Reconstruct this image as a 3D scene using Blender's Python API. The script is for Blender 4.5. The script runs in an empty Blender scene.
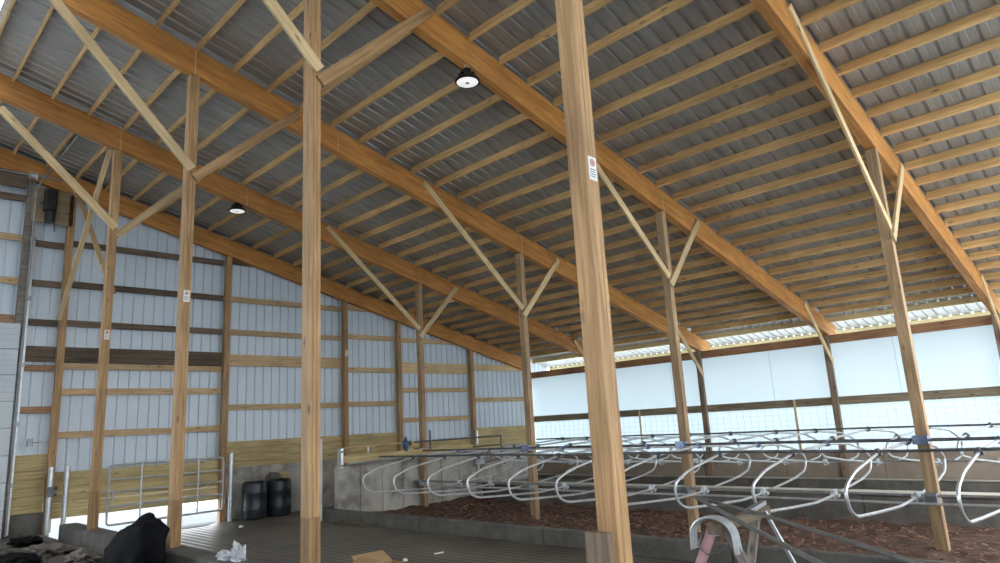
import bpy, math, random
from mathutils import Vector, Matrix, noise
R = random.Random(7)
sc = bpy.context.scene
COL = sc.collection

# ------------------------------------------------------------------ camera, sky, exposure
CAM_Z = 1.9
cam_data = bpy.data.cameras.new('camera')
cam = bpy.data.objects.new('camera', cam_data); COL.objects.link(cam)
cam_data.sensor_width = 36.0
cam_data.lens = 671.81 / 1000 * 36.0
cam_data.clip_start = 0.05; cam_data.clip_end = 400
yaw, pitch, roll = 0.7947, 0.2095, -0.0561
fw = Vector((math.sin(yaw) * math.cos(pitch), math.cos(yaw) * math.cos(pitch), math.sin(pitch)))
rt = Vector((math.cos(yaw), -math.sin(yaw), 0)); up = rt.cross(fw)
cr, sr = math.cos(roll), math.sin(roll)
r2, u2 = cr * rt + sr * up, -sr * rt + cr * up
cam.matrix_world = Matrix(((r2.x, u2.x, -fw.x, 0), (r2.y, u2.y, -fw.y, 0), (r2.z, u2.z, -fw.z, CAM_Z), (0, 0, 0, 1)))
sc.camera = cam

world = bpy.data.worlds.new('overcast_sky'); sc.world = world; world.use_nodes = True
wn = world.node_tree.nodes; wl = world.node_tree.links
bg = wn['Background']
bg.inputs['Color'].default_value = (0.91, 0.965, 1.0, 1)
bg.inputs['Strength'].default_value = 4.0
sc.view_settings.view_transform = 'Standard'; sc.view_settings.look = 'None'
sc.view_settings.exposure = 0.52; sc.view_settings.gamma = 1.0
sc.view_settings.use_curve_mapping = False
sc.cycles.use_denoising = True
sc.cycles.max_bounces = 10; sc.cycles.diffuse_bounces = 6; sc.cycles.transmission_bounces = 6
sc.cycles.sample_clamp_indirect = 8

# ------------------------------------------------------------------ layout of the barn (metres)
XA, XB, XE = 3.556, 10.80, 18.36               # feed kerb posts, stall posts, eave posts
YS = [2.628, 6.288, 9.948, 13.608]              # rafter frames, nearest first
YW = 16.835                                     # end wall frame
def raft_bot(x): return 8.37 - 0.2527 * x
RD = 0.42
def raft_top(x): return raft_bot(x) + RD * 1.03        # upper edge of the rafters
def pur_bot(x): return raft_top(x) - .05                # purlins sit between the rafters
PUR_H = 0.15
RIDGE_X = 1.32

# ------------------------------------------------------------------ materials
def mat(name, rough=0.6, metal=0.0, color=(.5, .5, .5)):
    m = bpy.data.materials.new(name); m.use_nodes = True
    b = m.node_tree.nodes['Principled BSDF']
    b.inputs['Roughness'].default_value = rough; b.inputs['Metallic'].default_value = metal
    b.inputs['Base Color'].default_value = (*color, 1)
    return m, m.node_tree.nodes, m.node_tree.links, b
def ramp(n, stops):
    r = n.new('ShaderNodeValToRGB'); e = r.color_ramp.elements
    while len(e) < len(stops): e.new(0.5)
    for el, (p, c) in zip(e, stops): el.position = p; el.color = (*c, 1)
    return r
def wood(name, light, dark, rough=0.65, knots=True, grain=14.0, var=0.22):
    m, n, l, b = mat(name, rough)
    tc = n.new('ShaderNodeTexCoord'); oi = n.new('ShaderNodeObjectInfo')
    mul = n.new('ShaderNodeVectorMath'); mul.operation = 'SCALE'; mul.inputs[3].default_value = 37.0
    cmb = n.new('ShaderNodeCombineXYZ')
    for i in range(3): l.new(oi.outputs['Random'], cmb.inputs[i])
    l.new(cmb.outputs[0], mul.inputs[0])
    add = n.new('ShaderNodeVectorMath'); l.new(tc.outputs['Object'], add.inputs[0]); l.new(mul.outputs[0], add.inputs[1])
    mp = n.new('ShaderNodeMapping'); mp.inputs['Scale'].default_value = (0.7, grain, grain); l.new(add.outputs[0], mp.inputs[0])
    n1 = n.new('ShaderNodeTexNoise'); n1.inputs['Scale'].default_value = 2.2; n1.inputs['Detail'].default_value = 6; n1.inputs['Distortion'].default_value = 0.6
    l.new(mp.outputs[0], n1.inputs['Vector'])
    mid = tuple((a + c) / 2 for a, c in zip(light, dark))
    r1 = ramp(n, [(0.3, dark), (0.5, mid), (0.68, light)]); l.new(n1.outputs[0], r1.inputs[0])
    # broad blotches
    n2 = n.new('ShaderNodeTexNoise'); n2.inputs['Scale'].default_value = 1.1; n2.inputs['Detail'].default_value = 2; l.new(add.outputs[0], n2.inputs['Vector'])
    mr = n.new('ShaderNodeMapRange'); mr.inputs[1].default_value = .3; mr.inputs[2].default_value = .7; mr.inputs[3].default_value = .82; mr.inputs[4].default_value = 1.14
    l.new(n2.outputs[0], mr.inputs[0])
    rv = n.new('ShaderNodeMapRange'); rv.inputs[3].default_value = 1 - var; rv.inputs[4].default_value = 1 + var * .7; l.new(oi.outputs['Random'], rv.inputs[0])
    mm = n.new('ShaderNodeMath'); mm.operation = 'MULTIPLY'; l.new(mr.outputs[0], mm.inputs[0]); l.new(rv.outputs[0], mm.inputs[1])
    hs = n.new('ShaderNodeHueSaturation'); l.new(r1.outputs[0], hs.inputs['Color']); l.new(mm.outputs[0], hs.inputs['Value'])
    out = hs.outputs[0]
    if knots:
        mk = n.new('ShaderNodeMapping'); mk.inputs['Scale'].default_value = (2.2, 7, 7); l.new(add.outputs[0], mk.inputs[0])
        vo = n.new('ShaderNodeTexVoronoi'); vo.inputs['Scale'].default_value = 1.0; l.new(mk.outputs[0], vo.inputs['Vector'])
        rk = ramp(n, [(0.05, (.12, .12, .12)), (0.16, (1, 1, 1))]); l.new(vo.outputs['Distance'], rk.inputs[0])
        mx = n.new('ShaderNodeMixRGB'); mx.blend_type = 'MULTIPLY'; mx.inputs[0].default_value = .75
        l.new(out, mx.inputs[1]); l.new(rk.outputs[0], mx.inputs[2]); out = mx.outputs[0]
    l.new(out, b.inputs['Base Color'])
    bp = n.new('ShaderNodeBump'); bp.inputs['Strength'].default_value = .25; bp.inputs['Distance'].default_value = .01
    l.new(n1.outputs[0], bp.inputs['Height']); l.new(bp.outputs[0], b.inputs['Normal'])
    return m
def mottled(name, c1, c2, scale=2.0, rough=0.85, metal=0.0, bump=.3, c3=None, stretch=(1, 1, 1), coord='Object', detail=8):
    m, n, l, b = mat(name, rough, metal)
    tc = n.new('ShaderNodeTexCoord'); mp = n.new('ShaderNodeMapping'); mp.inputs['Scale'].default_value = stretch
    l.new(tc.outputs[coord], mp.inputs[0])
    n1 = n.new('ShaderNodeTexNoise'); n1.inputs['Scale'].default_value = scale; n1.inputs['Detail'].default_value = detail; n1.inputs['Roughness'].default_value = .65
    l.new(mp.outputs[0], n1.inputs['Vector'])
    st = [(0.33, c1), (0.66, c2)] if c3 is None else [(0.3, c1), (0.5, c2), (0.7, c3)]
    r = ramp(n, st); l.new(n1.outputs[0], r.inputs[0]); l.new(r.outputs[0], b.inputs['Base Color'])
    if bump:
        bp = n.new('ShaderNodeBump'); bp.inputs['Strength'].default_value = bump; bp.inputs['Distance'].default_value = .03
        l.new(n1.outputs[0], bp.inputs['Height']); l.new(bp.outputs[0], b.inputs['Normal'])
    return m

M = {}
M['glulam'] = wood('laminated_beam_wood', (.70, .325, .085), (.42, .17, .04), .55, knots=False, grain=9, var=.12)
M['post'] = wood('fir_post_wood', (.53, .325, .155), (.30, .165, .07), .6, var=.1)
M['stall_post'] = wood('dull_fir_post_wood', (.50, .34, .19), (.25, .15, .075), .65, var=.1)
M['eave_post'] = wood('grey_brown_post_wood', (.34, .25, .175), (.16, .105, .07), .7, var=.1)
M['purlin'] = wood('purlin_wood', (.86, .57, .265), (.60, .36, .14), .65, var=.15)
M['pale'] = wood('pale_spruce', (.74, .56, .32), (.55, .38, .19), .6, var=.15)
M['cream'] = wood('cream_lit_wood', (.86, .74, .44), (.70, .54, .27), .6, var=.05)  # pale yellow tone paints the light bounced up at the eave
M['rail_wood'] = wood('olive_brown_rail_wood', (.34, .28, .19), (.18, .14, .09), .75, var=.1)
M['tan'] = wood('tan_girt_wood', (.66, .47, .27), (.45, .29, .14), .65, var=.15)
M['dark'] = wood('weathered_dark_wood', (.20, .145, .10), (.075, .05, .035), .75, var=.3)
M['treated'] = wood('treated_green_wood', (.62, .49, .245), (.38, .275, .11), .65, var=.1)
M['treated_post'] = wood('treated_post_wood', (.40, .235, .10), (.21, .11, .045), .65, var=.12)
M['grey_wood'] = wood('grey_weathered_wood', (.29, .25, .215), (.14, .12, .105), .75, var=.15)
M['header'] = wood('brown_header_wood', (.44, .24, .125), (.24, .12, .06), .65, var=.12)
M['lit_top'] = wood('pale_lit_top', (.80, .75, .66), (.60, .55, .47), .7, var=.05)  # pale tone stands in for light on the centre wall top
M['pink'] = wood('faded_pink_painted_wood', (.55, .33, .34), (.36, .20, .21), .65, var=.05, knots=False)
M['plywood'] = wood('plywood_face', (.40, .30, .18), (.26, .18, .10), .7, knots=True, grain=5, var=.05)
M['siding'] = mottled('white_steel_siding', (.62, .70, .78), (.70, .77, .85), .6, .42, .0, bump=0)
M['roofsteel'] = mottled('bare_galvalume_sheet', (.37, .37, .36), (.46, .46, .45), 1.2, .42, .45, bump=0, stretch=(.4, 4, 4))
M['galv'] = mottled('galvanised_steel', (.56, .58, .60), (.76, .78, .80), 9, .32, .7, bump=0)
M['galv_old'] = mottled('dull_galvanised_pipe', (.27, .28, .29), (.42, .43, .44), 6, .45, .85, bump=0)
M['darksteel'] = mottled('dark_steel_pipe', (.09, .095, .105), (.18, .185, .19), 6, .5, .6, bump=0)
M['gate'] = mottled('light_galvanised_gate', (.46, .48, .50), (.60, .62, .64), 9, .4, .35, bump=0)
M['zinc'] = mottled('bright_zinc_clamp', (.62, .67, .73), (.80, .84, .88), 20, .3, .6, bump=0)
M['bluezinc'] = mottled('bluish_clamp_steel', (.16, .20, .32), (.30, .35, .48), 20, .35, .8, bump=0)
M['concrete'] = mottled('cast_concrete_wall', (.16, .14, .12), (.46, .43, .385), 1.5, .9, bump=.4, c3=(.58, .555, .51))
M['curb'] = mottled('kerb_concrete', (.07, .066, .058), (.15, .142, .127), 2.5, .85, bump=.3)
M['darkconc'] = mottled('dark_concrete', (.075, .07, .062), (.19, .175, .155), 1.6, .85, bump=.4)  # dark tone; on the centre wall it holds the shade of the face
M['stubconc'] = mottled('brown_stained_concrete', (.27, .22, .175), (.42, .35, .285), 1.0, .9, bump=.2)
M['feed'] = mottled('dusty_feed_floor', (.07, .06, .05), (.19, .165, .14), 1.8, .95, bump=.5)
M['soil'] = mottled('red_brown_bedding', (.035, .018, .012), (.105, .056, .038), 6, .95, bump=.9, c3=(.18, .10, .072))
M['chip'] = mottled('bark_chip', (.12, .055, .038), (.33, .18, .125), 9, .9, bump=0)
M['ground'] = mottled('pale_frosty_yard', (.50, .55, .58), (.60, .645, .675), .7, .9, bump=.1)
M['apron'] = mottled('pale_apron_and_daylight', (.115, .13, .143), (.155, .168, .18), .9, .8, bump=.1)  # also colours the painted daylight patch inside the gate
M['black'] = mottled('black_plastic_drum', (.012, .016, .022), (.03, .035, .045), 3, .32, bump=.05)
M['sack'] = mottled('black_sack_film', (.004, .004, .005), (.010, .010, .012), 4, .75, bump=.3)
M['sack'].node_tree.nodes['Principled BSDF'].inputs['Specular IOR Level'].default_value = .06
M['blackpaint'] = mat('black_powder_coat', .45, .2, (.012, .012, .014))[0]
M['whitefilm'] = mottled('crumpled_white_film', (.42, .43, .47), (.66, .68, .72), 6, .4, bump=.4)
M['greyfilm'] = mottled('dirty_grey_film', (.07, .06, .052), (.21, .185, .16), 5, .7, bump=.5)
M['card'] = mottled('brown_cardboard', (.36, .22, .11), (.47, .30, .16), 5, .85, bump=.1)
M['paper'] = mat('white_tag_paper', .7, 0, (.82, .82, .80))[0]
M['ink'] = mat('dark_print', .8, 0, (.28, .27, .28))[0]
M['redink'] = mat('red_print', .8, 0, (.55, .30, .28))[0]
M['valve'] = mat('blue_valve_paint', .4, .3, (.05, .11, .17))[0]
M['hose'] = mat('brown_hose', .6, 0, (.16, .10, .055))[0]
M['whitepipe'] = mat('white_plastic_pipe', .5, 0, (.68, .69, .68))[0]
M['cord'] = mat('grey_cord', .7, 0, (.22, .25, .30))[0]
M['wire'] = mat('grey_wire', .5, .2, (.36, .42, .48))[0]
M['doorsteel'] = mottled('grey_door_steel', (.50, .54, .58), (.60, .64, .68), 1, .45, .2, bump=0)
M['yellow'] = mat('yellow_cloth', .8, 0, (.62, .52, .25))[0]
# lamp lens
m, n, l, b = mat('frosted_lamp_lens', .35, 0, (.86, .87, .88)); M['lens'] = m
b.inputs['Emission Color'].default_value = (1, 1, 1, 1); b.inputs['Emission Strength'].default_value = .45
# grooved alley floor
m, n, l, b = mat('grooved_concrete_floor', .42); M['alley'] = m
tc = n.new('ShaderNodeTexCoord')
wv = n.new('ShaderNodeTexWave'); wv.wave_type = 'BANDS'; wv.bands_direction = 'X'; wv.inputs['Scale'].default_value = 1.9; wv.inputs['Distortion'].default_value = .35; wv.inputs['Detail'].default_value = 2; wv.inputs['Detail Scale'].default_value = 3
l.new(tc.outputs['Object'], wv.inputs['Vector'])
nz = n.new('ShaderNodeTexNoise'); nz.inputs['Scale'].default_value = .8; nz.inputs['Detail'].default_value = 8; l.new(tc.outputs['Object'], nz.inputs['Vector'])
rr = ramp(n, [(.3, (.085, .072, .056)), (.7, (.215, .185, .15))]); l.new(nz.outputs[0], rr.inputs[0])
rw = ramp(n, [(.0, (.35, .33, .30)), (.35, (1, 1, 1))]); l.new(wv.outputs['Fac'], rw.inputs[0])
mx = n.new('ShaderNodeMixRGB'); mx.blend_type = 'MULTIPLY'; mx.inputs[0].default_value = .8
l.new(rr.outputs[0], mx.inputs[1]); l.new(rw.outputs[0], mx.inputs[2]); l.new(mx.outputs[0], b.inputs['Base Color'])
bp = n.new('ShaderNodeBump'); bp.inputs['Strength'].default_value = .8; bp.inputs['Distance'].default_value = .02; l.new(wv.outputs['Fac'], bp.inputs['Height']); l.new(bp.outputs[0], b.inputs['Normal'])
# translucent side curtain and thinner film behind the mesh
def film(name, tr, df):
    m = bpy.data.materials.new(name); m.use_nodes = True; n = m.node_tree.nodes; l = m.node_tree.links; n.clear()
    o = n.new('ShaderNodeOutputMaterial'); t = n.new('ShaderNodeBsdfTranslucent'); t.inputs[0].default_value = (*tr, 1)
    d = n.new('ShaderNodeBsdfDiffuse'); d.inputs[0].default_value = (*df, 1); a = n.new('ShaderNodeAddShader')
    l.new(t.outputs[0], a.inputs[0]); l.new(d.outputs[0], a.inputs[1]); l.new(a.outputs[0], o.inputs[0]); return m
M['curtain'] = film('translucent_curtain_film', (.158, .189, .206), (.45, .48, .49))
M['thinfilm'] = film('thin_translucent_film', (.192, .228, .241), (.40, .43, .44))

# ------------------------------------------------------------------ mesh helpers
def smooth_by_angle(me, deg=35):
    me.shade_smooth() if hasattr(me, 'shade_smooth') else None
    try: me.set_sharp_from_angle(angle=math.radians(deg))
    except Exception: pass
class MB:
    def __init__(s): s.v = []; s.f = []; s.mi = []
    def add(s, vs, fs, k=0):
        o = len(s.v); s.v += [Vector(p) for p in vs]
        for f in fs: s.f.append([i + o for i in f]); s.mi.append(k)
        return s
    def frame_box(s, c, ax, ay, az, sx, sy, sz, ch=0.0, k=0):
        """box, long edges (along ax) chamfered"""
        c = Vector(c); hx, hy, hz = sx / 2, sy / 2, sz / 2
        if ch > 0:
            ch = min(ch, hy * .45, hz * .45)
            prof = [(-hy + ch, -hz), (hy - ch, -hz), (hy, -hz + ch), (hy, hz - ch), (hy - ch, hz), (-hy + ch, hz), (-hy, hz - ch), (-hy, -hz + ch)]
        else: prof = [(-hy, -hz), (hy, -hz), (hy, hz), (-hy, hz)]
        m = len(prof)
        vs = [c + ax * x + ay * y + az * z for x in (-hx, hx) for y, z in prof]
        fs = [[i, i + m, (i + 1) % m + m, (i + 1) % m][::-1] for i in range(m)] + [list(range(m))[::-1], list(range(m, 2 * m))]
        return s.add(vs, fs, k)
    def box(s, lo, hi, ch=0.0, k=0):
        lo, hi = Vector(lo), Vector(hi); d = hi - lo
        a = max(range(3), key=lambda i: d[i]); e = [Vector((1, 0, 0)), Vector((0, 1, 0)), Vector((0, 0, 1))]
        o = [(0, 1, 2), (1, 2, 0), (2, 0, 1)][a]
        return s.frame_box((lo + hi) / 2, e[o[0]], e[o[1]], e[o[2]], d[o[0]], d[o[1]], d[o[2]], ch, k)
    def bar(s, p0, p1, w, h, upv=(0, 0, 1), ch=0.003, k=0):
        p0, p1 = Vector(p0), Vector(p1); ax = (p1 - p0); L = ax.length; ax.normalize()
        uv = Vector(upv); uv = (uv - ax * uv.dot(ax)).normalized(); sd = uv.cross(ax)
        return s.frame_box((p0 + p1) / 2, ax, sd, uv, L, w, h, ch, k)
    def tube(s, path, r, seg=8, closed=False, k=0, caps=True):
        P = [Vector(p) for p in path]; N = len(P)
        def tan(i):
            if closed: return (P[(i + 1) % N] - P[i - 1]).normalized()
            return (P[min(i + 1, N - 1)] - P[max(i - 1, 0)]).normalized()
        t0 = tan(0); ref = Vector((0, 0, 1)) if abs(t0.z) < .9 else Vector((1, 0, 0))
        u = (ref - t0 * ref.dot(t0)).normalized(); rings = []
        for i in range(N):
            t = tan(i); u = (u - t * u.dot(t)).normalized(); w = t.cross(u)
            rr = r[i] if isinstance(r, (list, tuple)) else r
            rings.append([P[i] + (u * math.cos(a) + w * math.sin(a)) * rr for a in (2 * math.pi * j / seg for j in range(seg))])
        vs = [p for g in rings for p in g]; fs = []
        for i in range(N if closed else N - 1):
            a, b = i * seg, ((i + 1) % N) * seg
            for j in range(seg): fs.append([a + j, a + (j + 1) % seg, b + (j + 1) % seg, b + j])
        if not closed and caps: fs += [list(range(seg))[::-1], [(N - 1) * seg + j for j in range(seg)]]
        return s.add(vs, fs, k)
    def lathe(s, prof, c, seg=24, axis=Vector((0, 0, 1)), k=0):
        axis = axis.normalized(); ref = Vector((1, 0, 0)) if abs(axis.x) < .9 else Vector((0, 1, 0))
        u = (ref - axis * ref.dot(axis)).normalized(); w = axis.cross(u); c = Vector(c)
        vs = [c + axis * z + (u * math.cos(a) + w * math.sin(a)) * r for r, z in prof for a in (2 * math.pi * j / seg for j in range(seg))]
        fs = []
        for i in range(len(prof) - 1):
            for j in range(seg): fs.append([i * seg + j, i * seg + (j + 1) % seg, (i + 1) * seg + (j + 1) % seg, (i + 1) * seg + j])
        fs += [list(range(seg))[::-1], [(len(prof) - 1) * seg + j for j in range(seg)]]
        return s.add(vs, fs, k)
    def build(s, name, m, parent=None, org=None, smooth=False):
        o0 = Vector(org) if org is not None else (parent.location.copy() if parent else Vector((0, 0, 0)))
        if parent is not None:                       # children: vertices relative to the thing's base
            chain = parent; base = Vector((0, 0, 0))
            while chain is not None: base += chain.location; chain = chain.parent
            o0 = base; loc = Vector((0, 0, 0))
        else: loc = o0
        me = bpy.data.meshes.new(name); me.from_pydata([tuple(p - o0) for p in s.v], [], s.f)
        for mm in (m if isinstance(m, (list, tuple)) else [m]): me.materials.append(mm)
        for p, k in zip(me.polygons, s.mi): p.material_index = k
        if smooth: smooth_by_angle(me)
        o = bpy.data.objects.new(name, me); COL.objects.link(o); o.location = loc
        if parent is not None: o.parent = parent
        return o
def fillet(pts, r, n=6, closed=False):
    P = [Vector(p) for p in pts]; out = []; N = len(P)
    for i in range(N):
        if not closed and i in (0, N - 1): out.append(P[i]); continue
        a, b, c = P[i - 1], P[i], P[(i + 1) % N]
        rr = r[i] if isinstance(r, (list, tuple)) else r
        da, dc = (a - b), (c - b); d = min(rr, da.length * .48, dc.length * .48)
        p, q = b + da.normalized() * d, b + dc.normalized() * d
        for k in range(n + 1):
            t = k / n; out.append(p * (1 - t) ** 2 + b * 2 * t * (1 - t) + q * t * t)
    return out
def tag(o, label, cat, group=None, kind=None):
    o['label'] = label; o['category'] = cat
    if group: o['group'] = group
    if kind: o['kind'] = kind
    return o
def thing(name, loc, label, cat, group=None):
    o = bpy.data.objects.new(name, None); COL.objects.link(o); o.location = loc; o.empty_display_size = .2
    return tag(o, label, cat, group)
def struct(o): o['kind'] = 'structure'; return o
def timber(name, p0, p1, w, h, m, upv=(0, 0, 1), parent=None, plies=1, ply_axis='y', ch=.004):
    """squared timber whose own X axis runs along the grain; origin at p0"""
    p0, p1 = Vector(p0), Vector(p1); ax = p1 - p0; L = ax.length; ax.normalize()
    uv = Vector(upv); uv = (uv - ax * uv.dot(ax)).normalized(); sd = uv.cross(ax)
    b = MB(); X, Y, Z = Vector((1, 0, 0)), Vector((0, 1, 0)), Vector((0, 0, 1))
    for i in range(plies):
        if ply_axis == 'y': b.frame_box((L / 2, (i + .5) * w / plies - w / 2, 0), X, Y, Z, L, w / plies - (.0015 if plies > 1 else 0), h, ch)
        else: b.frame_box((L / 2, 0, (i + .5) * h / plies - h / 2), X, Y, Z, L, w, h / plies - (.0015 if plies > 1 else 0), ch)
    me = bpy.data.meshes.new(name); me.from_pydata([tuple(v) for v in b.v], [], b.f); me.materials.append(m)
    o = bpy.data.objects.new(name, me); COL.objects.link(o)
    W = Matrix(((ax.x, sd.x, uv.x, p0.x), (ax.y, sd.y, uv.y, p0.y), (ax.z, sd.z, uv.z, p0.z), (0, 0, 0, 1)))
    if parent is not None: o.parent = parent; W = Matrix.Translation(-parent.location) @ W
    o.matrix_basis = W
    return o
ORD = ['zeroth', 'first', 'second', 'third', 'fourth', 'fifth', 'sixth', 'seventh', 'eighth', 'ninth', 'tenth', 'eleventh', 'twelfth', 'thirteenth', 'fourteenth', 'fifteenth', 'sixteenth', 'seventeenth', 'eighteenth', 'nineteenth', 'twentieth']
def ordn(i):
    if i <= 20: return ORD[i]
    return {2: 'twenty', 3: 'thirty'}[i // 10] + '-' + ORD[i % 10] if i % 10 else {2: 'twentieth', 3: 'thirtieth'}[i // 10]
FR = ['nearest', 'second', 'third', 'fourth']

# ------------------------------------------------------------------ ground, floors, kerbs and walls
b = MB()
b.add([(-60, -60, -.45), (90, -60, -.45), (90, 90, -.45), (-60, 90, -.45)], [[0, 1, 2, 3]])
struct(b.build('ground', M['ground']))
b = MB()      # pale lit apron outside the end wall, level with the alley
b.add([(2.5, YW + .1, -.01), (8.5, YW + .1, -.01), (8.5, 40, -.2), (2.5, 40, -.2), (3.73, 16.3, .004), (6.6, 16.3, .004), (7.1, YW + .1, .004), (3.73, YW + .1, .004)], [[0, 1, 2, 3], [4, 5, 6, 7]])  # second quad is a pale patch painting daylight on the floor inside
struct(b.build('ground_apron_and_daylight', M['apron']))
struct(MB().box((3.3, -2, -.4), (8.5, YW + .1, 0)).build('floor', M['alley']))
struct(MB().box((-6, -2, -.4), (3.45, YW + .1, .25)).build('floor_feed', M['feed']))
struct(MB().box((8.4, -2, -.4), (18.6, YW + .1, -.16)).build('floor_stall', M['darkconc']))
struct(MB().box((8.5, 14.0, -.4), (18.4, YW + .1, -.02)).build('floor_cross_alley', M['alley']))
def rough_wall(name, lo, hi, m, joints=(), axis=0, step=.35):
    """cast wall with rounded top edge and vertical form joints as shallow grooves on both long faces"""
    lo, hi = Vector(lo), Vector(hi); b = MB()
    edges = [lo[axis]] + sorted(joints) + [hi[axis]]
    for a, c in zip(edges, edges[1:]):
        l2, h2 = lo.copy(), hi.copy(); l2[axis] = a + (.011 if a > lo[axis] else 0); h2[axis] = c - (.011 if c < hi[axis] else 0)
        b.box(l2, h2, .018)
    if joints:
        l2, h2 = lo.copy(), hi.copy(); o = 1 - axis
        l2[o] += .03; h2[o] -= .03; h2[2] -= .012; l2[axis] += .01; h2[axis] -= .01
        b.box(l2, h2)
    return struct(b.build(name, m))
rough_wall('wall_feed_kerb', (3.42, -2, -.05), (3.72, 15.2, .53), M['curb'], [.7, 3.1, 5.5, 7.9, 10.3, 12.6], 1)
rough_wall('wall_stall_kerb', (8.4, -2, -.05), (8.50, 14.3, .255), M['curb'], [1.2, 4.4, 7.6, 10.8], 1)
rough_wall('wall_stall_centre', (12.85, -2, -.2), (13.15, 13.7, .38), M['darkconc'], [1.0, 4.2, 7.4, 10.6], 1)  # darker concrete paints the shade on its front face
rough_wall('wall_cross_alley', (8.505, 13.78, -.15), (13.9, 14.0, 1.17), M['concrete'], [8.45 + .61 * i for i in range(1, 9)], 0)
rough_wall('wall_eave_stub', (18.435, -2, -.4), (18.62, YW + .04, .79), M['stubconc'], [.6, 3.0, 5.4, 7.8, 10.2, 12.6, 15.0], 1)
rough_wall('wall_eave_footing', (18.10, -2, -.3), (18.28, YW, .11), M['darkconc'], [], 1)
rough_wall('wall_eave_footing_lit_top', (18.08, -2, .111), (18.28, YW, .135), M['concrete'], [], 1)  # paler slab paints the lit top of the dark footing
rough_wall('wall_end_base', (7.2, YW + .06, -.4), (18.3, YW + .24, 1.22), M['concrete'], [7.9 + .9 * i for i in range(11)], 0)
rough_wall('wall_end_base_door_side', (2.7, YW + .06, -.1), (3.57, YW + .24, .66), M['darkconc'], [], 0)

tag(timber('lit_wall_top', (13.08, -1.5, .40), (13.08, 13.7, .40), .52, .035, M['lit_top'], (0, 0, 1)), 'long pale strip painting the lit top of the low wall between the stall rows', 'board')  # added strip standing in for the lit concrete top of the wall
# bedding in the stalls: lumpy soil
def soil(name, x0, x1, y0, y1, z, amp):
    b = MB(); nx, ny = int((x1 - x0) / .12), int((y1 - y0) / .12); vs = []
    for j in range(ny + 1):
        for i in range(nx + 1):
            x, y = x0 + (x1 - x0) * i / nx, y0 + (y1 - y0) * j / ny
            h = noise.noise((x * .9, y * .9, 3)) * amp + noise.noise((x * 3.1, y * 3.1, 7)) * amp * .5 + noise.noise((x * 8, y * 8, 1)) * amp * .25
            vs.append((x, y, z + h + .12 * max(0, (y - 12.3) / 1.4) ** 2))
    fs = [[j * (nx + 1) + i, j * (nx + 1) + i + 1, (j + 1) * (nx + 1) + i + 1, (j + 1) * (nx + 1) + i] for j in range(ny) for i in range(nx)]
    b.add(vs, fs); return struct(b.build(name, M['soil'], smooth=True))
soil('floor_bedding', 8.5, 12.87, -1.5, 13.8, -.06, .07)
soil('floor_bedding_far', 13.13, 17.5, -1.5, 13.8, -.1, .05)
b = MB()
for i in range(2600):
    x, y = R.uniform(8.7, 12.7), 13.6 - 12.5 * R.random()
    z = -.05 + R.uniform(-.01, .07) + .12 * max(0, (y - 12.3) / 1.4) ** 2
    a = R.uniform(0, 6.28); t = R.uniform(-.5, .5); L = R.uniform(.03, .10)
    d = Vector((math.cos(a), math.sin(a), t * .6)).normalized()
    b.bar(Vector((x, y, z)) - d * L / 2, Vector((x, y, z)) + d * L / 2, R.uniform(.015, .04), .008, (R.uniform(-.4, .4), R.uniform(-.4, .4), 1), 0)
tag(b.build('bark_bedding', M['chip']), 'loose reddish bark chips scattered over the stall beds', 'bedding', kind='stuff')

# end wall siding: ribbed steel, one column of quads per flat/rib, following the roof line
def siding_profile(x0, x1, pitch=.2286, rib=.046, depth=.034):
    xs = [(x0, 0)]; x = x0 + pitch / 2
    while x + rib < x1:
        xs += [(x - rib / 2, 0), (x - rib / 4, depth), (x + rib / 4, depth), (x + rib / 2, 0)]; x += pitch
    xs.append((x1, 0)); return xs
def end_siding(name, x0, x1, zb, ztop=None):
    b = MB(); pr = siding_profile(x0, x1); vs = []; y = YW + .20
    for x, d in pr:
        vs.append((x, y + d, zb)); vs.append((x, y + d, (ztop if ztop else pur_bot(x) + PUR_H + .03)))
    fs = [[2 * i, 2 * i + 2, 2 * i + 3, 2 * i + 1] for i in range(len(pr) - 1)]
    b.add(vs, fs)
    return struct(b.build(name, M['siding']))
end_siding('wall_end', 7.2, 18.6, 1.2)
end_siding('wall_end_gate_bay', 3.5, 7.2, .95)
end_siding('wall_end_door_side', 2.75, 3.5, .7)
end_siding('wall_end_overhang', 18.6, 19.66, 3.5)
end_siding('wall_end_over_door', -2.0, 2.75, 4.3)
# treated plank bands at the foot of the siding (each a band of tongued boards)
def plank_band(name, x0, x1, z0, z1, y, n, m='treated'):
    b = MB(); h = (z1 - z0) / n
    for i in range(n): b.box((x0, y, z0 + i * h + .0015), (x1, y + .04, z0 + (i + 1) * h - .0015), .006)
    return struct(b.build(name, M[m], org=(x0, y, z0)))
plank_band('trim_1', 3.50, 7.20, .5, 1.43, YW + .09, 6)
plank_band('trim_2', 7.21, 12.43, 1.2, 1.85, YW + .09, 4)
plank_band('trim_3', 12.57, 15.45, 1.2, 1.55, YW + .09, 2)
plank_band('trim_4', 15.59, 18.3, 1.2, 1.83, YW + .09, 4)
plank_band('trim_5', 2.85, 3.49, .66, 1.82, YW + .09, 7)

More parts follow.
